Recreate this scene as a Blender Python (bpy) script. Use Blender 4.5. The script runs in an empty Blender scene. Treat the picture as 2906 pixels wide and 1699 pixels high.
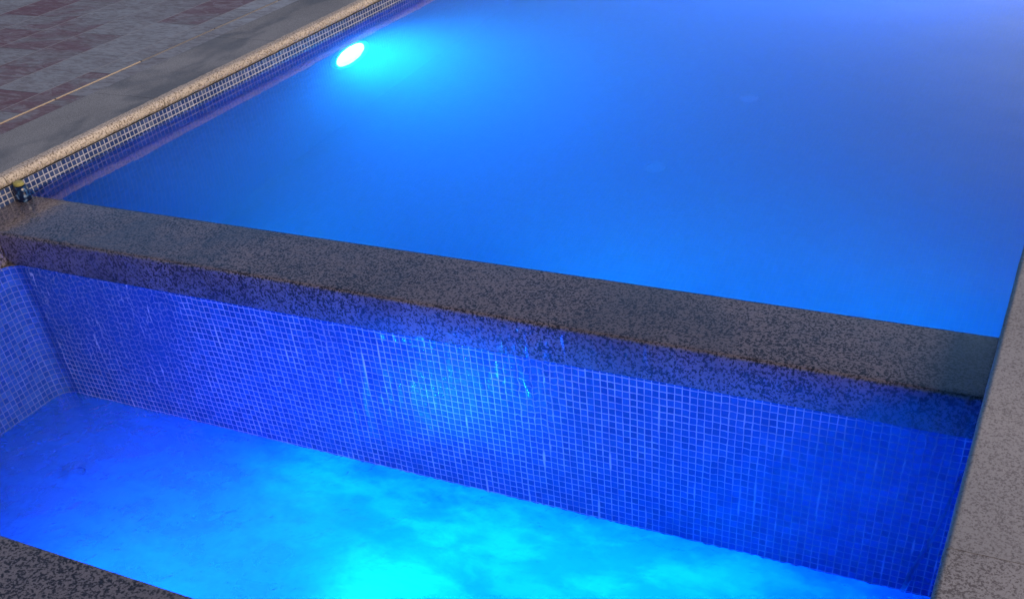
import bpy, bmesh, math, random
from mathutils import Vector, Matrix, noise

T = 0.025            # one mosaic tile pitch in metres; layout below is in tile pitches
C = bpy.context.scene.collection
SC = bpy.context.scene

# ------------------------------------------------------------------ camera
cam = bpy.data.cameras.new('camera')
cam.lens = 35.714; cam.sensor_width = 36.0
cam.shift_x = -0.02736; cam.shift_y = 0.23370
cam.clip_start = 0.05; cam.clip_end = 500
co = bpy.data.objects.new('camera', cam); C.objects.link(co)
Rm = ((0.90083387, 0.4276632, -0.07484999), (0.22932905, -0.61509107, -0.75436806), (-0.36865501, 0.66239502, -0.65217046))
M = Matrix(((Rm[0][0], -Rm[1][0], -Rm[2][0]), (Rm[0][1], -Rm[1][1], -Rm[2][1]), (Rm[0][2], -Rm[1][2], -Rm[2][2]))).to_4x4()
M.translation = Vector((148.48833801, -101.49008529, 68.42840126)) * T
co.matrix_world = M
SC.camera = co

# ------------------------------------------------------------------ world, sun, exposure
SUN_EL, SUN_AZ = math.radians(27), math.radians(106)      # azimuth measured clockwise from +Y
w = bpy.data.worlds.new('World'); SC.world = w; w.use_nodes = True
wn = w.node_tree; wn.nodes.clear()
sky = wn.nodes.new('ShaderNodeTexSky'); sky.sky_type = 'NISHITA'; sky.sun_disc = False
sky.sun_elevation = math.radians(9); sky.sun_rotation = math.radians(9)
sky.ozone_density = 6.0; sky.air_density = 1.0; sky.dust_density = 1.0
bg = wn.nodes.new('ShaderNodeBackground'); bg.inputs[1].default_value = 0.10
wo = wn.nodes.new('ShaderNodeOutputWorld')
wn.links.new(sky.outputs[0], bg.inputs[0]); wn.links.new(bg.outputs[0], wo.inputs[0])

sl = bpy.data.lights.new('sun', 'SUN'); sl.energy = 2.1; sl.angle = math.radians(34); sl.color = (1.0, 0.77, 0.56)
so = bpy.data.objects.new('sun', sl); C.objects.link(so)
sd = Vector((math.sin(SUN_AZ) * math.cos(SUN_EL), math.cos(SUN_AZ) * math.cos(SUN_EL), math.sin(SUN_EL)))
so.rotation_euler = sd.to_track_quat('Z', 'Y').to_euler()

SC.view_settings.view_transform = 'Standard'; SC.view_settings.look = 'None'
SC.view_settings.exposure = 0.6; SC.view_settings.gamma = 1.0
SC.render.engine = 'CYCLES'
cy = SC.cycles
cy.use_denoising = True
cy.max_bounces = 9; cy.diffuse_bounces = 4; cy.glossy_bounces = 3; cy.transmission_bounces = 6
cy.transparent_max_bounces = 16; cy.volume_bounces = 2
cy.caustics_reflective = False; cy.caustics_refractive = False
cy.sample_clamp_indirect = 6.0

# ------------------------------------------------------------------ node helper
class N:
    def __init__(s, name):
        s.m = bpy.data.materials.new(name); s.m.use_nodes = True
        s.t = s.m.node_tree; s.t.nodes.clear()
        s.out = s.t.nodes.new('ShaderNodeOutputMaterial')
    def _in(s, sock, v):
        if isinstance(v, bpy.types.NodeSocket): s.t.links.new(v, sock)
        elif v is not None:
            if sock.type == 'RGBA' and len(v) == 3: v = (*v, 1)
            sock.default_value = v
    def node(s, typ, ins=None, out=0, **props):
        n = s.t.nodes.new(typ)
        for k, v in props.items(): setattr(n, k, v)
        for k, v in (ins or {}).items(): s._in(n.inputs[k], v)
        return n.outputs[out] if out is not None else n
    def math(s, op, a, b=None, c=None, clamp=False):
        n = s.t.nodes.new('ShaderNodeMath'); n.operation = op; n.use_clamp = clamp
        for i, v in enumerate((a, b, c)):
            if v is not None: s._in(n.inputs[i], v)
        return n.outputs[0]
    def vmath(s, op, a, b=None, scale=None):
        n = s.t.nodes.new('ShaderNodeVectorMath'); n.operation = op
        s._in(n.inputs[0], a)
        if b is not None: s._in(n.inputs[1], b)
        if scale is not None: s._in(n.inputs['Scale'], scale)
        return n.outputs['Value'] if op in ('DOT_PRODUCT', 'LENGTH') else n.outputs[0]
    def noise(s, vec, scale, detail=3, rough=0.5, out=0, dist=0.0):
        return s.node('ShaderNodeTexNoise', {'Vector': vec, 'Scale': scale, 'Detail': detail, 'Roughness': rough, 'Distortion': dist}, out)
    def ramp(s, fac, stops, interp='LINEAR'):
        n = s.t.nodes.new('ShaderNodeValToRGB'); s._in(n.inputs[0], fac)
        cr = n.color_ramp; cr.interpolation = interp
        while len(cr.elements) > 1: cr.elements.remove(cr.elements[0])
        cr.elements[0].position = stops[0][0]; cr.elements[0].color = (*stops[0][1], 1) if len(stops[0][1]) == 3 else stops[0][1]
        for p, c in stops[1:]:
            e = cr.elements.new(p); e.color = (*c, 1) if len(c) == 3 else c
        return n.outputs[0]
    def fr(s, v, a, b, lo=0.0, hi=1.0, smooth=False):
        n = s.t.nodes.new('ShaderNodeMapRange'); n.clamp = True
        if smooth: n.interpolation_type = 'SMOOTHSTEP'
        for i, x in enumerate((v, a, b, lo, hi)): s._in(n.inputs[i], x)
        return n.outputs[0]
    def mix(s, f, a, b, blend='MIX'):
        n = s.t.nodes.new('ShaderNodeMix'); n.data_type = 'RGBA'; n.blend_type = blend
        s._in(n.inputs[0], f); s._in(n.inputs[6], a); s._in(n.inputs[7], b)
        return n.outputs[2]
    def uv(s): return s.node('ShaderNodeUVMap', uv_map='UVMap')
    def pos(s): return s.node('ShaderNodeNewGeometry', out=0)
    def xyz(s, v):
        n = s.t.nodes.new('ShaderNodeSeparateXYZ'); s._in(n.inputs[0], v); return n.outputs
    def comb(s, x, y, z=0.0):
        return s.node('ShaderNodeCombineXYZ', {0: x, 1: y, 2: z})
    def bump(s, h, strength, dist, normal=None):
        return s.node('ShaderNodeBump', {'Height': h, 'Strength': strength, 'Distance': dist, 'Normal': normal})
    def pbr(s, col, rough, normal=None, spec=0.5, coat=0.0, coat_rough=0.05, coat_normal=None):
        i = {'Base Color': col, 'Roughness': rough, 'Normal': normal, 'Specular IOR Level': spec,
             'Coat Weight': coat, 'Coat Roughness': coat_rough, 'Coat Normal': coat_normal, 'Coat IOR': 1.33}
        b = s.node('ShaderNodeBsdfPrincipled', i)
        s.t.links.new(b, s.out.inputs[0]); return s.m

def mosaic(name, tiles, grout, wet=0.0, wobble=0.0, flow=False, gw=0.075, mott_col=(0.03, 0.11, 0.34)):
    """square glass mosaic; UV is in tile pitches; 'wobble' bends the grid where a film of water runs over it"""
    s = N(name); uv = s.uv(); x, y, _ = s.xyz(uv)[:3]
    streakv = s.comb(s.math('MULTIPLY', x, 1.0), s.math('MULTIPLY', y, 0.16), 0)
    film = None
    if wobble:
        if flow:   # sheet of falling water: strong near the left corner, in clumps elsewhere, stronger near the lip
            patch = s.fr(s.noise(s.comb(s.math('MULTIPLY', x, .06), s.math('MULTIPLY', y, .02)), 1.0, 2), 0.46, 0.66, 0.0, 1.0, True)
            leftm = s.fr(x, 6.0, 46.0, 1.0, 0.0, True)
            top = s.fr(y, -20.0, 0.0, 0.0, 1.0)
            leftm = s.math('MULTIPLY', leftm, s.fr(s.math('ADD', y, s.math('MULTIPLY', x, 0.28)), -20.0, -4.0, 0.0, 1.0, True))
            amp = s.math('ADD', s.math('MULTIPLY', leftm, 1.15), s.math('MULTIPLY', patch, s.math('ADD', 0.12, s.math('MULTIPLY', top, 0.55))))
            amp = s.math('ADD', amp, 0.10)
            amp = s.math('MULTIPLY', amp, wobble)
            film = s.math('ADD', leftm, s.math('MULTIPLY', patch, s.math('ADD', 0.15, s.math('MULTIPLY', top, .6))), clamp=True)
        else:
            amp = wobble
        nz = s.vmath('SUBTRACT', s.noise(s.comb(s.math('MULTIPLY', x, 0.9), s.math('MULTIPLY', y, 0.42)), 1.0, 4, 0.6, out=1), (0.5, 0.5, 0.5))
        nz2 = s.vmath('SUBTRACT', s.noise(s.comb(s.math('MULTIPLY', x, 0.55), s.math('MULTIPLY', y, 0.12)), 1.0, 2, 0.5, out=1), (0.5, 0.5, 0.5))
        d = s.vmath('SCALE', s.vmath('ADD', nz, nz2), scale=amp)
        uv = s.vmath('ADD', uv, d); x, y, _ = s.xyz(uv)[:3]
    fx = s.math('FRACT', x); fy = s.math('FRACT', y)
    ex = s.math('MINIMUM', fx, s.math('SUBTRACT', 1.0, fx)); ey = s.math('MINIMUM', fy, s.math('SUBTRACT', 1.0, fy))
    e = s.math('MINIMUM', ex, ey)
    gwn = s.math('ADD', gw, s.math('MULTIPLY', s.math('SUBTRACT', s.noise(streakv, 0.9, 3), 0.5), gw * (2.2 if flow else 0.9)))
    gm = s.fr(e, s.math('SUBTRACT', gwn, 0.035), s.math('ADD', gwn, 0.03), 1.0, 0.0)
    cell = s.comb(s.math('FLOOR', x), s.math('FLOOR', y), 0)
    wnz = s.node('ShaderNodeTexWhiteNoise', {'Vector': cell}, 0, noise_dimensions='3D')
    tile = s.ramp(wnz, tiles)
    mott = s.noise(s.vmath('SCALE', uv, scale=1.0), 3.0, 4, 0.65)
    tile = s.mix(s.math('MULTIPLY', mott, 0.35), tile, mott_col)
    gcol = s.mix(s.fr(s.noise(uv, 0.35, 4), .35, .7), grout, tuple(g * .62 for g in grout))
    col = s.mix(gm, tile, gcol)
    if film is not None:
        veil = s.noise(streakv, 1.3, 4, 0.6)
        col = s.mix(s.math('MULTIPLY', film, s.fr(veil, .3, .7, .35, .85)), col, (0.035, 0.10, 0.36))
    if flow:    # trickles down the grout lines, their pale highlights painted into the colour
        trickle_glint = s.fr(s.noise(s.comb(s.math('MULTIPLY', x, .8), s.math('MULTIPLY', y, .10)), 1.0, 2, .5), .635, .70, 0, 1, True)
        trickle_glint = s.math('MULTIPLY', trickle_glint, s.fr(ex, .10, .20, 1, 0))
        col = s.mix(s.math('MULTIPLY', trickle_glint, .8), col, (.70, .72, .85))
    h = s.fr(e, 0.02, 0.16, 0.0, 1.0, True)
    tilt = s.node('ShaderNodeTexWhiteNoise', {'Vector': s.vmath('ADD', cell, (17.3, 5.1, 2.0))}, 1, noise_dimensions='3D')
    tl = s.vmath('DOT_PRODUCT', s.vmath('SUBTRACT', tilt, (0.5, 0.5, 0.5)), s.comb(s.math('MULTIPLY', fx, 0.25), s.math('MULTIPLY', fy, 0.25), 0))
    h = s.math('ADD', h, tl)
    nrm = s.bump(h, 0.7, 0.0012)
    cn = None
    if wet: cn = s.bump(s.math('ADD', s.noise(streakv, 1.6, 5, 0.6), s.math('MULTIPLY', s.noise(uv, 1.4, 3), 0.5)), 0.6, 0.004, nrm)
    return s.pbr(col, s.math('ADD', s.math('MULTIPLY', gm, 0.40), 0.24), nrm, spec=.3 if wet else .12, coat=wet, coat_normal=cn)

def granite(name, dark, mid, light, scale=150.0, rough=0.5, coat=0.0, wetpatch=None, streak=False, lo=.44, hi=.53):
    s = N(name); p = s.pos()
    pv = p
    if streak: pv = s.vmath('MULTIPLY', p, (1, 1, 0.55))
    n1 = s.noise(pv, scale * 1.3, 3, 0.66, dist=0.25)
    n2 = s.noise(s.vmath('ADD', p, (3.1, 7.7, 1.3)), scale * 2.1, 2, 0.6)
    k = s.math('ADD', s.math('MULTIPLY', n1, 0.78), s.math('MULTIPLY', n2, 0.22))
    big = s.noise(p, 4.5, 4, 0.55)
    k = s.math('ADD', k, s.math('MULTIPLY', s.math('SUBTRACT', big, 0.5), 0.10))
    f = s.fr(k, lo, hi)
    col = s.ramp(f, [(0.0, dark), (0.55, mid), (1.0, light)])
    tone = s.fr(s.noise(p, 1.6, 3, .5), .35, .65, .86, 1.1)
    col = s.vmath('SCALE', col, scale=tone)
    r = rough
    if wetpatch:
        wm = s.fr(s.noise(s.vmath('MULTIPLY', p, (1.4, .8, 1)), 2.3, 3, .55, dist=.4), .46, .60, 0, 1, True)
        col = s.mix(s.math('MULTIPLY', wm, wetpatch), col, (0.03, 0.028, 0.03))
        r = s.math('SUBTRACT', rough, s.math('MULTIPLY', wm, .15))
    b = s.bump(s.math('ADD', k, s.math('MULTIPLY', n2, .6)), 0.35, 0.0016)
    return s.pbr(col, r, b, coat=coat, coat_rough=.08)

BLUES = [(0.0, (0.009, 0.070, 0.31)), (0.35, (0.012, 0.095, 0.38)), (0.75, (0.018, 0.12, 0.44)), (1.0, (0.028, 0.15, 0.50))]
NIGHT = [(0.0, (0.020, 0.030, 0.085)), (0.5, (0.036, 0.050, 0.12)), (0.8, (0.055, 0.075, 0.16)), (1.0, (0.12, 0.14, 0.21))]
M_fall = mosaic('wet_blue_mosaic', BLUES, (0.62, 0.66, 0.82), wet=0.2, wobble=1.5, flow=True, gw=0.060)
SHADED_BLUES = [(0.0, (0.010, 0.045, 0.26)), (0.6, (0.016, 0.065, 0.32)), (1.0, (0.024, 0.085, 0.37))]
M_side = mosaic('shaded_blue_mosaic', SHADED_BLUES, (0.10, 0.16, 0.42), wet=0.0, wobble=0.10, gw=0.06, mott_col=(0.02, 0.07, 0.30))  # tiles and grout darkened: the side walls' shade is put into the colour
M_band = mosaic('dark_blue_mosaic', NIGHT, (0.52, 0.51, 0.58), wet=0.3, wobble=0.05, gw=0.088)
M_pool = mosaic('pool_floor_mosaic', BLUES, (0.16, 0.22, 0.40), gw=0.07)
for n_ in M_pool.node_tree.nodes:
    if n_.type == 'BSDF_PRINCIPLED': n_.inputs['Specular IOR Level'].default_value = 0.0
M_ledge = granite('wet_granite', (0.014, 0.010, 0.012), (0.150, 0.118, 0.132), (0.215, 0.178, 0.192), 95, .50, coat=.12, wetpatch=.30, lo=.465, hi=.515)
M_front = granite('dark_granite', (0.022, 0.018, 0.020), (0.12, 0.105, 0.115), (0.19, 0.17, 0.18), 95, .45, coat=.2, lo=.465, hi=.515)
M_cope_r = granite('lit_beige_granite', (0.24, 0.205, 0.185), (0.38, 0.335, 0.305), (0.48, 0.43, 0.39), 120, .7, lo=.40, hi=.53)  # paler than the left coping: stronger light on this side put into the colour
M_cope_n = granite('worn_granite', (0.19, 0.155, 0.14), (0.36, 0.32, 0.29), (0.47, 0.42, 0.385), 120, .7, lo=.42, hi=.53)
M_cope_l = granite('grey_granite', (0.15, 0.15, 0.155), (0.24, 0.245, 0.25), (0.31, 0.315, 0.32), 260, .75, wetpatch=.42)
M_nose = granite('warm_lit_tan_edge', (0.16, 0.12, 0.085), (0.42, 0.36, 0.30), (0.60, 0.53, 0.45), 95, .75, lo=.40, hi=.54)  # rough tan edge, with some of the warm side light in its colour

def deck_material():
    """30 x 60 cm slate-look pavers, staggered; UV in tile pitches (u across, v along the pool)"""
    s = N('slate_paving'); uv = s.uv(); x, y, _ = s.xyz(uv)[:3]
    rw, ln = 13.2, 24.8
    r = s.math('FLOOR', s.math('DIVIDE', x, rw))
    off = s.math('MULTIPLY', s.math('MODULO', s.math('ADD', s.math('MULTIPLY', r, 1.0), 100.0), 2.0), 0.44)
    yy = s.math('ADD', s.math('DIVIDE', y, ln), off)
    fx = s.math('FRACT', s.math('DIVIDE', x, rw)); fy = s.math('FRACT', yy)
    ex = s.math('MULTIPLY', s.math('MINIMUM', fx, s.math('SUBTRACT', 1.0, fx)), rw)
    ey = s.math('MULTIPLY', s.math('MINIMUM', fy, s.math('SUBTRACT', 1.0, fy)), ln)
    jx = s.fr(ex, 0.10, 0.20, 1, 0); jy = s.fr(ey, 0.07, 0.18, 1, 0)
    cell = s.comb(r, s.math('FLOOR', yy), 0)
    wv = s.node('ShaderNodeTexWhiteNoise', {'Vector': cell}, 0, noise_dimensions='3D')
    wc = s.node('ShaderNodeTexWhiteNoise', {'Vector': cell}, 1, noise_dimensions='3D')
    q = s.vmath('ADD', s.vmath('MULTIPLY', uv, (0.07, 0.15, 1)), s.vmath('SCALE', wc, scale=30.0))
    q2 = s.vmath('MULTIPLY', uv, (0.30, 0.75, 1))
    a = s.noise(q, 0.75, 5, 0.62, dist=1.2)
    fib = s.noise(q2, 1.2, 5, 0.7, dist=.8)
    m = s.math('ADD', s.math('MULTIPLY', a, 0.57), s.math('MULTIPLY', wv, 0.48))
    col = s.ramp(m, [(0.30, (0.17, 0.075, 0.078)), (0.46, (0.195, 0.125, 0.13)), (0.54, (0.22, 0.20, 0.205)), (0.66, (0.27, 0.275, 0.285)), (0.80, (0.33, 0.345, 0.37))])
    col = s.mix(s.fr(fib, .46, .60, 0, .38), col, (0.085, 0.062, 0.068))
    col = s.mix(s.fr(s.noise(q, 1.9, 5, .7, dist=1.2), .54, .60, 0, .38), col, (0.33, 0.33, 0.35))
    col = s.mix(s.math('MULTIPLY', jx, .85), col, (0.36, 0.34, 0.33))
    col = s.mix(s.math('MULTIPLY', jy, .7), col, (0.09, 0.08, 0.08))
    g = s.noise(s.pos(), 240, 2); col = s.vmath('SCALE', col, scale=s.fr(g, .2, .8, .82, 1.16))
    b = s.bump(s.math('SUBTRACT', fib, s.math('MAXIMUM', jx, jy)), .35, .003)
    return s.pbr(col, s.fr(fib, .3, .7, .42, .72), b)

def plain(name, col, rough=.6, scale=60, var=.25, **k):
    s = N(name); n = s.noise(s.pos(), scale, 4, .6)
    return s.pbr(s.mix(n, tuple(c * (1 - var) for c in col), tuple(min(1, c * (1 + var)) for c in col)), rough, s.bump(n, .15, .002), **k)

def water(name, ripple=(3.0, .02), rough=0.02, density=0.0, tint=(0.02, .45, 1.0), scatter=None, froth=None, aniso=0.3, glass=False):
    s = N(name); p = s.pos()
    bn = s.bump(s.math('ADD', s.noise(s.vmath('MULTIPLY', p, (1, 1, 1)), ripple[0], 3, .5), s.math('MULTIPLY', s.noise(p, ripple[0] * 6, 2), .12)), 1.0, ripple[1])
    g = s.node('ShaderNodeBsdfGlossy', {'Color': (1, 1, 1), 'Roughness': rough, 'Normal': bn})
    tr = s.node('ShaderNodeBsdfTransparent', {'Color': (1, 1, 1)})
    geo = s.node('ShaderNodeNewGeometry', out=None)
    c = s.math('ABSOLUTE', s.vmath('DOT_PRODUCT', bn, geo.outputs['Incoming']))
    F = s.math('ADD', 0.02, s.math('MULTIPLY', 0.98, s.math('POWER', s.math('SUBTRACT', 1.0, c, clamp=True), 5.0)), clamp=True)
    body = tr
    if froth:
        n = s.noise(s.vmath('MULTIPLY', p, froth['stretch']), froth['scale'], 5, .5, dist=.25)
        n2 = s.noise(p, froth['scale'] * 5, 3, .6, dist=.5)
        f = s.fr(s.math('ADD', s.math('MULTIPLY', n, .8), s.math('MULTIPLY', n2, .2)), froth['lo'], froth['hi'], froth['min'], froth['max'], True)
        if 'lit_plume' in froth:
            X, Y, _ = s.xyz(p)[:3]
            k = s.math('ADD', s.math('ADD', X, s.math('MULTIPLY', Y, 1.5)), s.math('MULTIPLY', s.math('SUBTRACT', s.noise(p, 2.2, 4, .6, dist=.8), .5), 1.1))
            pl = s.fr(k, .60, 1.45, 0.0, 1.0, True)  # froth plume; its diagonal edge stands in for the lamp beam's edge
            f = s.math('ADD', s.math('MULTIPLY', f, .45), s.math('MULTIPLY', pl, .6), clamp=True)
            froth = dict(froth, col=s.mix(s.math('MULTIPLY', pl, s.fr(n, .36, .62, .42, 0.0, True)), froth['col'], (.04, .30, .60)))
        fb = s.bump(s.math('ADD', n, s.math('MULTIPLY', n2, .15)), 1.0, .012)
        tl = s.node('ShaderNodeBsdfTranslucent', {'Color': froth['col'], 'Normal': fb})
        body = s.node('ShaderNodeMixShader', {0: f, 1: tr, 2: tl})
    mx = s.node('ShaderNodeBsdfGlass', {'Roughness': 0.0, 'IOR': 1.33, 'Normal': bn}) if glass else s.node('ShaderNodeMixShader', {0: F, 1: body, 2: g})
    s.t.links.new(mx, s.out.inputs[0])
    if density or scatter:
        ab = s.node('ShaderNodeVolumeAbsorption', {'Color': tint, 'Density': density})
        vol = ab
        if scatter:
            scn = s.node('ShaderNodeVolumeScatter', {'Color': (.5, .85, 1), 'Density': scatter, 'Anisotropy': aniso})
            vol = s.node('ShaderNodeAddShader', {0: ab, 1: scn})
        s.t.links.new(vol, s.out.inputs[1])
    return s.m

# ------------------------------------------------------------------ mesh helper
class MB:
    def __init__(s): s.bm = bmesh.new(); s.uvl = s.bm.loops.layers.uv.new('UVMap')
    def grid(s, f, nu, nv, uvf=None):
        vs = [[s.bm.verts.new(f(i / nu, j / nv)) for j in range(nv + 1)] for i in range(nu + 1)]
        for i in range(nu):
            for j in range(nv):
                fc = s.bm.faces.new((vs[i][j], vs[i + 1][j], vs[i + 1][j + 1], vs[i][j + 1])); fc.smooth = True
                if uvf:
                    for lp, (a, b) in zip(fc.loops, ((i, j), (i + 1, j), (i + 1, j + 1), (i, j + 1))): lp[s.uvl].uv = uvf(a / nu, b / nv)
        return s
    def box(s, x0, y0, z0, x1, y1, z1):
        v = [s.bm.verts.new((x * T, y * T, z * T)) for x in (x0, x1) for y in (y0, y1) for z in (z0, z1)]
        for q in ((0, 1, 3, 2), (4, 6, 7, 5), (0, 4, 5, 1), (2, 3, 7, 6), (0, 2, 6, 4), (1, 5, 7, 3)):
            s.bm.faces.new([v[i] for i in q])
        return s
    def prism(s, prof, y0, y1, axis='y', seg=1, jit=0.0, seed=0):
        """sweep a closed (a, z) outline along an axis; jit roughens it"""
        rnd = random.Random(seed); rings = []
        for k in range(seg + 1):
            t = y0 + (y1 - y0) * k / seg; ring = []
            for a, z in prof:
                P = (a, t, z) if axis == 'y' else (t, a, z)
                v = Vector(P) * T
                if jit:
                    d = noise.noise_vector(v * 38 + Vector((seed, 0, 0)))
                    v = v + Vector((d.x if axis == 'y' else 0, 0 if axis == 'y' else d.y, d.z)) * jit
                ring.append(s.bm.verts.new(v))
            rings.append(ring)
        n = len(prof)
        for a, b in zip(rings, rings[1:]):
            for i in range(n):
                fc = s.bm.faces.new((a[i], a[(i + 1) % n], b[(i + 1) % n], b[i])); fc.smooth = True
        s.bm.faces.new(rings[0][::-1]); s.bm.faces.new(rings[-1]); return s
    def build(s, name, mat, parent=None, sharp=None):
        bmesh.ops.recalc_face_normals(s.bm, faces=s.bm.faces[:])
        me = bpy.data.meshes.new(name); s.bm.to_mesh(me); s.bm.free(); me.materials.append(mat)
        if sharp is not None: me.set_sharp_from_angle(angle=math.radians(sharp))
        o = bpy.data.objects.new(name, me); C.objects.link(o); o.parent = parent
        return o
def tag(o, label=None, cat=None, group=None, kind=None):
    for k, v in (('label', label), ('category', cat), ('group', group), ('kind', kind)):
        if v: o[k] = v
    return o
def empty(name, loc=(0, 0, 0)):
    o = bpy.data.objects.new(name, None); C.objects.link(o)   # kept at the origin: parts are modelled in place
    return o

WL, LL = 5.8, -24.5         # water levels of the big pool and of the plunge pool
XL, XR = -9.7, 147.5        # side walls of the big pool
XP = -2.5                   # side wall of the plunge pool
YF = -56.2                  # near wall of the plunge pool
YB = 13.3                   # far edge of the overflow ledge
FL, FP = -54.0, -64.0       # pool floors
YE = 420.0

# ------------------------------------------------------------------ ground, deck
g = MB(); g.grid(lambda a, b: ((-1800 + 1300 + a * 465.5) * T, (-900 + b * 2300) * T, 9.35 * T), 1, 1, lambda a, b: (-500 + a * 465.5 + 1.2, -900 + b * 2300 - 23.5))
g.grid(lambda a, b: ((-33.9 + a * 5.9) * T, (-900 + b * 2300) * T, 9.35 * T), 1, 1, lambda a, b: (-33.9 + a * 5.9 + 1.2, -900 + b * 2300 - 10.0))
g.grid(lambda a, b: ((166.2 + a * 400) * T, (-900 + b * 2300) * T, 9.35 * T), 1, 1, lambda a, b: (166 + a * 400, -900 + b * 2300))
g.grid(lambda a, b: ((-28.0 + a * 194.2) * T, (-900 + b * 825) * T, 9.35 * T), 1, 1, lambda a, b: (-28 + a * 194.2, -900 + b * 825))
g.grid(lambda a, b: ((-28.0 + a * 194.2) * T, (YE + 18 + b * 962) * T, 9.35 * T), 1, 1, lambda a, b: (-28 + a * 194.2, YE + 18 + b * 962))
tag(g.build('deck', deck_material()), kind='structure')
g = MB(); g.box(-2400, -2400, -70, 2400, YF - 24, -68); g.box(-2400, YE + 20, -70, 2400, 2400, -68)
g.box(-2400, YF - 24, -70, -30, YE + 20, -68); g.box(168, YF - 24, -70, 2400, YE + 20, -68)
tag(g.build('ground', plain('soil', (.06, .05, .045))), kind='structure')

# thin joint strip between the paver rows, laid in lengths
js = empty('joint_strip')
tag(js, 'thin tan metal joint strip running between the slate pavers parallel to the pool', 'joint strip')
M_strip = plain('tan_strip', (.50, .40, .28), .4, 80); M_strip2 = plain('dull_strip', (.22, .20, .18), .5, 80)
y = -53.8
while y < 330:
    m = MB(); m.prism([(-34.42, 9.1), (-34.42, 9.44), (-34.3, 9.50), (-34.05, 9.50), (-33.93, 9.44), (-33.93, 9.1)], y + .25, y + 24.7)
    m.build('strip_length', M_strip if y < 66 else M_strip2, js, 30); y += 24.9

# ------------------------------------------------------------------ copings
def nose_profile(xi, xo, z0, z1, sgn):
    """flat slab with a full bullnose on the pool side; sgn=+1 when the pool lies at +x"""
    r = (z1 - z0) / 2; pts = []
    for k in range(9):
        a = -math.pi / 2 + math.pi * k / 8
        pts.append((xi + sgn * (-r + r * math.cos(a) ** .8 if math.cos(a) > 1e-6 else -r), (z0 + z1) / 2 + r * math.sin(a)))
    return pts + [(xo, z1), (xo, z0)]
def coping(name, label, xi, xo, sgn, joints, matTop, matNose, jit, split):
    root = empty(name); tag(root, label, 'coping')
    for k, (a, b) in enumerate(zip(joints, joints[1:])):
        n = max(4, int((b - a) * (1.6 if matNose else .5)))
        if matNose:
            xs = xi - sgn * split
            pr = nose_profile(xi, xs, 7.95, 9.7, sgn)
            m = MB(); m.prism(pr, a + .06, b - .06, seg=n, jit=jit, seed=k)
            st = m.build('bullnose_edge', matNose, root, 50)
            m = MB(); m.prism([(xs - sgn * .02, 7.95), (xs - sgn * .02, 9.66), (xo, 9.66), (xo, 7.95)], a + .06, b - .06)
            m.build('coping_stone', matTop, root, 30)
        else:
            rr = .6; pr = [(xi, 7.6)] + [(xi + rr - rr * math.cos(t * math.pi / 10), 9.9 - rr + rr * math.sin(t * math.pi / 10)) for t in range(6)] + [(xo, 9.9), (xo, 7.6)]
            m = MB(); m.prism(pr, a + .05, b - .05, seg=n, jit=jit, seed=k + 40)
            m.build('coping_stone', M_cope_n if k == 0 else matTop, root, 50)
    return root
jl = [-80, -30.5, 10.5] + [50.2 + 38.6 * i for i in range(10)]
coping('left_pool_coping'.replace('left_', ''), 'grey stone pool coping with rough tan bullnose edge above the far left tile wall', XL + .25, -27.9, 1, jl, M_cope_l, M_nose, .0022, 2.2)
jr = [-90, -31.0, 8.2] + [8.2 + 38 * i for i in range(1, 11)]
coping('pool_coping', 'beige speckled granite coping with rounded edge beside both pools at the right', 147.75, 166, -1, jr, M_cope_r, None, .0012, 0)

# ------------------------------------------------------------------ big pool shell
def wallgrid(x0, y0, x1, y1, z0, z1, u0=0.0, pu=1.0, pv=1.0, vtop=0.0):
    m = MB(); L = math.hypot(x1 - x0, y1 - y0)
    m.grid(lambda a, b: ((x0 + (x1 - x0) * a) * T, (y0 + (y1 - y0) * a) * T, (z0 + (z1 - z0) * b) * T), 1, 1,
           lambda a, b: (u0 + a * L / pu, vtop - (z1 - z0) * (1 - b) / pv))
    return m
o = empty('tiled_pool_wall')
wallgrid(XL, YB - 45, XL, YE, 4.2, 7.95, u0=.35, pu=1.07, pv=.95, vtop=.93).build('waterline_band', M_band, o)
wallgrid(XL, YB - 45, XL, YE, FL, 4.2, u0=.35, pu=1.07, pv=.95, vtop=-3.0).build('lower_face', M_pool, o)
tag(o, 'dark blue mosaic tile wall of the big pool with pale grout under the tan coping', 'pool wall')
o = wallgrid(XR + .4, -56, XR + .4, YE, FL, 8.2).build('tiled_pool_wall', M_side)
tag(o, 'blue mosaic side wall of the big pool under the beige granite coping', 'pool wall')
o = wallgrid(XL, YE, XR, YE, FL, 8).build('tiled_pool_wall', M_side)
tag(o, 'blue mosaic wall closing the far end of the big pool', 'pool wall')
m = MB(); m.grid(lambda a, b: ((XL + (XR - XL + .4) * a) * T, (YB - 4 + (YE - YB + 4) * b) * T, FL * T), 1, 1, lambda a, b: (a * (XR - XL), b * (YE - YB)))
tag(m.build('pool_floor', M_pool), kind='structure')

# ------------------------------------------------------------------ overflow wall between the pools
ow = empty('overflow_wall')
tag(ow, 'blue mosaic overflow wall topped by dark granite, wet with water running into the lower pool', 'overflow wall')
R0 = 3.2
def fallpath(s_):      # from the straight wall into the rounded corner, then along the side wall; s_ in pitches
    Lw = XR + .35 - (XP + R0); arc = math.pi / 2 * R0
    if s_ < Lw: return (XR + .35 - s_, 0.0)
    if s_ < Lw + arc:
        a = (s_ - Lw) / R0; return (XP + R0 - R0 * math.sin(a), -R0 + R0 * math.cos(a))
    return (XP, -R0 - (s_ - Lw - arc))
Lw = XR + .35 - (XP + R0); arc = math.pi / 2 * R0
m = MB(); m.grid(lambda a, b: ((lambda q: (q[0] * T, q[1] * T, (FP + (0 - FP) * b) * T))(fallpath(Lw * a))), 20, 8, lambda a, b: (XR + .35 - Lw * a, -(0 - FP) * (1 - b) + .35))
m.build('tile_face', M_fall, ow)
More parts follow.
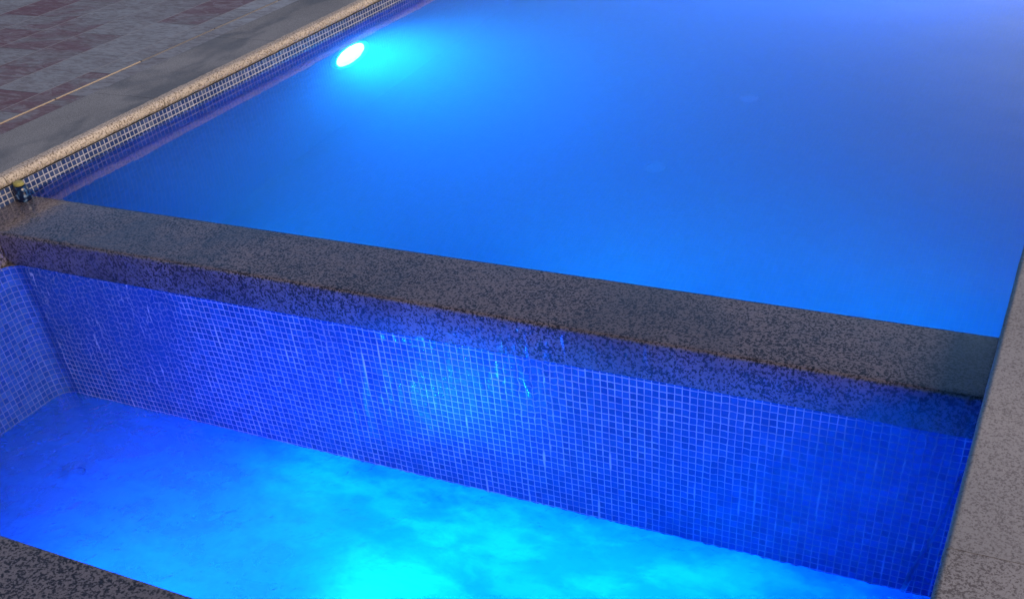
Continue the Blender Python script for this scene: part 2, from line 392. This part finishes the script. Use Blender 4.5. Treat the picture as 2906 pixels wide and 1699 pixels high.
m = MB(); m.box(XL - 2, .3, FL - 4, XR + 3, YB - .6, -.05); m.build('wall_core', plain('concrete', (.2, .2, .2)), ow)
wallgrid(XR + .4, YB - .05, XL, YB - .05, FL, .05).build('tile_face', M_side, ow)
cuts = [-30, 21.6, 62.5, 104.5, XR + .35]
for k, (a, b) in enumerate(zip(cuts, cuts[1:])):
    # slab outline (y, z): eased front edges
    r = .45; pr = []
    for cy_, cz_, a0 in ((YB - .15, 5.4 - .15, 0),): pr += [(YB, 5.38), (YB - .02, 5.4)]
    for i in range(5):
        t = math.pi / 2 * i / 4; pr.append((-.15 + r - r * math.sin(t), 5.4 - r + r * math.cos(t)))
    for i in range(4):
        t = math.pi / 2 * i / 3; pr.append((-.15 + .25 - .25 * math.cos(t), .25 - .25 * math.sin(t)))
    pr += [(YB, 0)]
    m = MB(); m.prism(pr, a + .015, b - .015, axis='x', seg=max(8, int((b - a) * .7)), jit=.0004, seed=k)
    m.build('granite_slab', M_ledge, ow, 40)
m = MB(); K = 10          # infill above the rounded corner
arcp = [(XP + R0 - R0 * math.sin(k / K * math.pi / 2), -R0 + R0 * math.cos(k / K * math.pi / 2)) for k in range(K + 1)]
lo_ = [m.bm.verts.new((x * T, y * T, -.4 * T)) for x, y in [(XP - .2, .1)] + arcp]; hi_ = [m.bm.verts.new((x * T, y * T, .02 * T)) for x, y in [(XP - .2, .1)] + arcp]
m.bm.faces.new(lo_); m.bm.faces.new(hi_)
for k in range(len(lo_)): m.bm.faces.new((lo_[k], lo_[(k + 1) % len(lo_)], hi_[(k + 1) % len(lo_)], hi_[k]))
m.build('corner_infill', M_front, ow)
# side wall of the plunge pool with its rounded corner
def sidef(a, b):
    s_ = Lw + (arc + 56.2 - R0) * a; q = fallpath(s_); return (q[0] * T, q[1] * T, (FP + (0 - FP) * b) * T)
m = MB(); m.grid(sidef, 60, 8, lambda a, b: (XR + .35 - Lw - (arc + 56.2 - R0) * a, -(0 - FP) * (1 - b) + .35))
tag(m.build('plunge_pool_wall', M_side), 'blue mosaic side wall with rounded corner at the left end of the lower pool', 'pool wall')
o = wallgrid(XP, YF, XR + .4, YF, FP, 4).build('plunge_pool_wall', M_side)
tag(o, 'blue mosaic near wall of the lower pool under the dark granite ledge', 'pool wall')
m = MB(); m.grid(lambda a, b: ((XP + (XR - XP + .4) * a) * T, (YF * (1 - b)) * T, FP * T), 1, 1, lambda a, b: (a * 150, b * 56))
tag(m.build('plunge_pool_floor', M_pool), kind='structure')

# left return of the ledge and near ledge
m = MB(); m.prism([(-29.5, 5.4), (XP - .2, 5.4), (XP + .1, 5.1), (XP + .1, .1), (XP - .1, 0), (-29.5, 0)], YF, -.3, seg=20, jit=.0004)
tag(m.build('side_ledge', M_front, None, 40), 'dark granite ledge along the left side of the lower pool', 'ledge')
m = MB()
r = .5; pr = [(YF - 24, 5.4)]
for i in range(5):
    t = math.pi / 2 * i / 4; pr.append((YF + .15 - r + r * math.sin(t), 5.4 - r + r * math.cos(t)))
pr += [(YF + .15, 0.2), (YF - .1, 0), (YF - 24, 0)]
m.prism(pr, -30, XR, axis='x', seg=90, jit=.0005, seed=9)
tag(m.build('near_ledge', M_front, None, 40), 'dark speckled granite ledge in the bottom left corner nearest the viewer', 'ledge')

# ------------------------------------------------------------------ lamps
def lamp_material(name, col, strength):
    s = N(name); e = s.node('ShaderNodeEmission', {'Color': col, 'Strength': strength}); s.t.links.new(e, s.out.inputs[0]); return s.m
M_rim = plain('white_plastic', (.7, .7, .7), .35)
def disc(P, n, r0, r1, depth, mat, name, parent):
    q = n.to_track_quat('Z', 'Y'); bm = MB()
    prof = [(0.0, depth), (r0 * .5, depth * .93), (r0 * .85, depth * .7), (r0, depth * .25)] if r1 is None else [(r0, 0), (r0, depth), ((r0 + r1) / 2, depth * 1.25), (r1, depth * .6), (r1, 0)]
    K = 40; rings = []
    for rr, zz in prof:
        rings.append([bm.bm.verts.new(P + q @ Vector((rr * math.cos(2 * math.pi * k / K), rr * math.sin(2 * math.pi * k / K), zz))) for k in range(K)] if rr > 0 else [bm.bm.verts.new(P + q @ Vector((0, 0, zz)))])
    for a, b in zip(rings, rings[1:]):
        for k in range(K):
            if len(a) == 1: bm.bm.faces.new((a[0], b[k], b[(k + 1) % K]))
            else: bm.bm.faces.new((a[k], b[k], b[(k + 1) % K], a[(k + 1) % K]))
    for f in bm.bm.faces: f.smooth = True
    return bm.build(name, mat, parent, 60)
def pool_lamp(loc, n, r, mat, label):
    root = empty('underwater_lamp'); tag(root, label, 'lamp', 'underwater lamps')
    P = Vector(loc) * T; n = Vector(n)
    disc(P, n, r, None, .025, mat, 'lens', root)
    disc(P, n, r * 1.02, r * 1.22, .022, M_rim, 'rim', root)
    return root
LED = (0.010, 0.40, 1.0)
LED_LOW = (0.004, 0.14, 1.0)
LED_CYAN = (0.004, 0.36, 1.0)
def beam(name, loc, aim, watts, size, spread, col):
    l = bpy.data.lights.new(name, 'AREA'); l.shape = 'DISK'; l.size = size; l.energy = watts; l.spread = math.radians(spread); l.color = col
    o = bpy.data.objects.new(name, l); C.objects.link(o); P = Vector(loc) * T
    o.location = P; o.rotation_euler = (P - Vector(aim) * T).to_track_quat('Z', 'Y').to_euler(); return o
pool_lamp((XL, 112.3, -14.2), (1, 0, 0), .16, lamp_material('blue_lamp_a', LED, 230), 'glowing white blue underwater lamp in the far left pool wall')
pool_lamp((XL, 330.0, -14.2), (1, 0, 0), .14, lamp_material('added_lamp_b', LED, 2200), 'added unseen underwater lamp in the left pool wall further away, beyond the first')  # out of view, added to brighten the far water
pool_lamp((XR + .4, 300.0, -14.2), (-1, 0, 0), .14, lamp_material('added_lamp_c', LED, 3000), 'added unseen underwater lamp in the right pool wall under the beige coping')  # out of view, added to brighten the top and right of the pool
pool_lamp((92.0, YB + .1, -30.0), (0, 1, 0), .14, lamp_material('added_lamp_f', LED, 120), 'added unseen underwater lamp low in the overflow wall facing the middle of the big pool')  # hidden behind the ledge, added to light the whole big pool
pool_lamp((34.0, YB + .1, -30.0), (0, 1, 0), .14, lamp_material('added_lamp_j', LED, 60), 'added unseen underwater lamp low in the overflow wall near the left end of the big pool')  # hidden as well, added to lift the water at the left
pool_lamp((135.0, YB + .1, -30.0), (0, 1, 0), .14, lamp_material('added_lamp_g', LED, 115), 'added unseen underwater lamp low in the overflow wall near the right end of the big pool')  # hidden as well, added to lift the water at the right
pool_lamp((46.0, YF, -50.0), (0, 1, 0), .12, lamp_material('blue_lamp_d', LED_LOW, 20), 'deep underwater lamp in the near wall of the lower pool')
beam('lamp_beam', (46.0, YF + 1.6, -50.0), (60.0, 0, -36.0), 120, .36, 134, LED_LOW)
pool_lamp((124.0, YF, -50.0), (0, 1, 0), .12, lamp_material('added_lamp_i', LED_LOW, 10), 'added deep underwater lamp in the near wall of the lower pool, nearest its right end')  # added to throw light on the right of the overflow wall
beam('lamp_beam', (124.0, YF + 1.6, -50.0), (126.0, 0, -28.0), 80, .32, 130, LED_LOW)
pool_lamp((79.0, YF, -34.0), (0, 1, 0), .13, lamp_material('added_lamp_h', LED_CYAN, 3), 'added shallow underwater lamp in the near wall of the lower pool, just under the surface')  # added for the glow and glints on the middle of the overflow wall
beam('lamp_beam', (79.0, YF + 1.6, -34.0), (84.0, 0, -15.0), 7, .30, 30, LED_CYAN)
for x, wt, lab in ((60.0, 17, 'added underwater lamp in the foot of the overflow wall, leftmost of the three there'),
                   (94.0, 21, 'added underwater lamp in the foot of the overflow wall, middle one of the three there'),
                   (118.0, 20, 'added underwater lamp in the foot of the overflow wall, rightmost of the three there')):
    pool_lamp((x, -.1, -48.0), (0, -1, 0), .12, lamp_material('added_lamp_e', LED_CYAN, 4), lab)  # lamps added to brighten the froth along the wall
    beam('lamp_beam', (x, -1.8, -48.0), (x + 1, -30, -31.0), wt, .32, 165, LED_CYAN)

# ------------------------------------------------------------------ floor drains of the big pool
M_drain = plain('white_drain', (.16, .24, .50), .6)
for (x, y, lab) in ((70.9, 105.7, 'round pale drain cover on the pool floor, nearer of the two'), (80.2, 144.0, 'round pale drain cover on the pool floor, farther of the two')):
    root = empty('floor_drain'); tag(root, lab, 'drain', 'round covers on the pool floor')
    P = Vector((x, y, FL)) * T
    disc(P, Vector((0, 0, 1)), .046, .058, .010, M_drain, 'rim', root)
    disc(P + Vector((0, 0, .004)), Vector((0, 0, 1)), .045, None, .008, M_drain, 'grille', root)

# ------------------------------------------------------------------ small jar in the corner of the ledge
jar = empty('jar'); tag(jar, 'small dark blue jar with yellow green lid at the left end of the granite ledge', 'jar')
def lathe(prof, c, mat, name, parent, K=24):
    bm = MB(); rings = [[bm.bm.verts.new((c[0] * T + r * T * math.cos(2 * math.pi * k / K), c[1] * T + r * T * math.sin(2 * math.pi * k / K), z * T)) for k in range(K)] for r, z in prof]
    for a, b in zip(rings, rings[1:]):
        for k in range(K):
            f = bm.bm.faces.new((a[k], b[k], b[(k + 1) % K], a[(k + 1) % K])); f.smooth = True
    bm.bm.faces.new(rings[0]); bm.bm.faces.new(rings[-1]); return bm.build(name, mat, parent, 40)
JC = (XL + 1.5, 11.6)
s = N('dark_glass'); nn = s.noise(s.pos(), 45, 3)
M_jar = s.pbr(s.ramp(nn, [(.50, (.006, .012, .045)), (.60, (.03, .09, .22)), (.70, (.30, .42, .62))]), .12, s.bump(nn, .4, .004))
lathe([(.05, 5.42), (1.15, 5.42), (1.3, 5.7), (1.3, 7.3), (1.1, 7.8), (.8, 8.0), (.05, 8.0)], JC, M_jar, 'body', jar)
lathe([(.05, 8.02), (.86, 8.02), (.9, 8.15), (.86, 8.5), (.6, 8.62), (.05, 8.65)], JC, plain('yellow_lid', (.34, .32, .10), .45, 90, .5), 'lid', jar)

# ------------------------------------------------------------------ water
W_main = water('pool_water_surface', (2.0, .0025), .03, density=1.1, tint=(0.0, .84, 1.0), scatter=.45, glass=True)
m = MB(); e = .1
def top(a, b):
    x = XL + e + (XR - XL - 2 * e) * a; y = YB + .1 + (YE - YB - e) * b
    return (x * T, y * T, WL * T)
m.box(XL - 1.5, YB - .3, FL - 2, XR + 2, YE + 2, WL)
for yy, zz in ((14.0, WL), (9.0, WL - .03), (6.0, WL - .09), (3.5, WL - .18), (1.5, WL - .28), (0.0, 5.43)):   # the surface draws down towards the ledge
    bmesh.ops.bisect_plane(m.bm, geom=m.bm.verts[:] + m.bm.edges[:] + m.bm.faces[:], plane_co=(0, (YB + yy) * T, 0), plane_no=(0, 1, 0))
    for v in m.bm.verts:
        if abs(v.co.y - (YB + yy) * T) < 1e-5 and v.co.z > 0: v.co.z = zz * T
for v in m.bm.verts:
    if v.co.y < (YB - .1) * T and v.co.z > 0: v.co.z = 5.37 * T
tag(m.build('water', W_main), kind='structure')
W_low = water('plunge_water_surface', (7.0, .05), .06, density=1.2, tint=(0.0, .50, 1.0), scatter=1.3,
              froth=dict(scale=4.5, stretch=(1.0, 1.7, 1), lo=.30, hi=.66, min=.62, max=.96, col=(.25, .90, 1.0), lit_plume=True))
m = MB(); x0, x1, y0, y1 = XP + e, XR + .3, YF + e, -e
NX, NY = 300, 110
def lowtop(a, b):
    x = x0 + (x1 - x0) * a; y = y0 + (y1 - y0) * b
    X = Vector((x * T, y * T, 0))
    act = min(1, max(0, (x - 22) / 40))                    # churned where the fall lands, calm in the left corner
    near = math.exp(-((0 - y) / 7.0) ** 2)
    h = noise.fractal(X * 7, 1.0, 2.1, 2) * .0030 * (0.25 + act) + noise.fractal(X * 45 + Vector((5, 0, 0)), 1, 2, 3) * .010 * near * act
    h += near * act * .004
    if a in (0, 1) or b in (0, 1): h *= .6
    return (x * T, y * T, LL * T + h)
vs = [[m.bm.verts.new(lowtop(i / NX, j / NY)) for j in range(NY + 1)] for i in range(NX + 1)]
for i in range(NX):
    for j in range(NY):
        f = m.bm.faces.new((vs[i][j], vs[i + 1][j], vs[i + 1][j + 1], vs[i][j + 1])); f.smooth = True
bz = (FP + e) * T
c4 = [m.bm.verts.new((x * T, y * T, bz)) for x, y in ((x0, y0), (x1, y0), (x1, y1), (x0, y1))]
m.bm.faces.new(c4)
m.bm.faces.new([vs[i][0] for i in range(NX + 1)] + [c4[1], c4[0]])
m.bm.faces.new([vs[NX][j] for j in range(NY + 1)] + [c4[2], c4[1]])
m.bm.faces.new([vs[i][NY] for i in range(NX, -1, -1)] + [c4[3], c4[2]])
m.bm.faces.new([vs[0][j] for j in range(NY, -1, -1)] + [c4[0], c4[3]])
tag(m.build('plunge_water', W_low, None, 50), kind='structure')

# film of water sliding over the ledge and down the wall
W_film = water('film_water', (30.0, .0015), .13)
m = MB(); s0 = YB - .0
def film(a, b):
    x = XL + .1 + (XR - XL) * a
    tot = 13.3 + 5.4 + 24.4; s_ = b * tot
    n = noise.fractal(Vector((x * .55, s_ * .06, 1.0)), 1, 2, 3)
    n2 = noise.fractal(Vector((x * 1.6, s_ * .25, 4.0)), 1, 2, 3)
    if s_ < 13.0: return (x * T, (YB + .02 - s_) * T, (5.48 + n * .008) * T)
    d = s_ - 13.0
    out = .34 + n * .16 + n2 * .08
    if d < 1.2:
        t = d / 1.2 * math.pi / 2; return (x * T, (.28 - (out + .28) * math.sin(t)) * T, (5.05 + .43 * math.cos(t) ** 1.0) * T)
    z = 5.05 - (d - 1.2)
    if z < 0: out = max(.10, out - .15 * min(1, -z))
    return (x * T, -out * T, max(z, LL - .6) * T)
m.grid(film, 520, 90)
for f in [f for f in m.bm.faces if all(v.co.x < XP * T and v.co.y < -.3 * T for v in f.verts)]: m.bm.faces.remove(f)
tag(m.build('water_film', W_film), 'thin clear film of water flowing over the granite ledge and down the tile wall', 'water', kind='structure')

# rope of water running diagonally off the right end of the fall
m = MB(); K = 10; rings = []
pts = [(147.4, -4.5), (147.0, -7.5), (146.6, -10.5), (146.0, -13.8), (145.4, -16.8), (144.6, -20.0), (143.9, -24.2)]
for i, (x, z) in enumerate(pts):
    ww = .12 + .05 * i; rings.append([m.bm.verts.new(((x + ww * math.cos(2 * math.pi * k / K)) * T, (-.35 - .22 * math.sin(2 * math.pi * k / K)) * T, z * T)) for k in range(K)])
for a, b in zip(rings, rings[1:]):
    for k in range(K):
        f = m.bm.faces.new((a[k], b[k], b[(k + 1) % K], a[(k + 1) % K])); f.smooth = True
m.bm.faces.new(rings[0]); m.bm.faces.new(rings[-1])
W_rope = water('rope_water', (30.0, .002), .05, froth=dict(scale=20, stretch=(1, 1, .3), lo=.3, hi=.7, min=.25, max=.5, col=(.6, .8, 1.0)))
tag(m.build('water_stream', W_rope), kind='structure')

# tangle of weed floating near the left side of the plunge pool
m = MB(); K = 6; rings = []
for i in range(46):
    t = i / 45; a = t * 9.0; rr = 1.9 * (1 - t) + .5
    c = Vector((17.6 + rr * math.cos(a) * .9 - t * 2.8 * (t > .6) , -18.8 + rr * math.sin(a) - 3.4 * max(0, t - .6), LL - .55 + .1 * math.sin(a * 2))) * T
    d = Vector((-math.sin(a), math.cos(a), 0)); u = d.cross(Vector((0, 0, 1)))
    rad = .20 * T * (.6 + .4 * math.sin(i * 1.7))
    rings.append([m.bm.verts.new(c + (u * math.cos(2 * math.pi * k / K) + Vector((0, 0, 1)) * math.sin(2 * math.pi * k / K)) * rad) for k in range(K)])
for a, b in zip(rings, rings[1:]):
    for k in range(K):
        f = m.bm.faces.new((a[k], b[k], b[(k + 1) % K], a[(k + 1) % K])); f.smooth = True
m.bm.faces.new(rings[0]); m.bm.faces.new(rings[-1])
tag(m.build('weed_strand', plain('weed', (.02, .05, .25), .5)), 'small dark curled strand floating in the left part of the lower pool', 'weed')
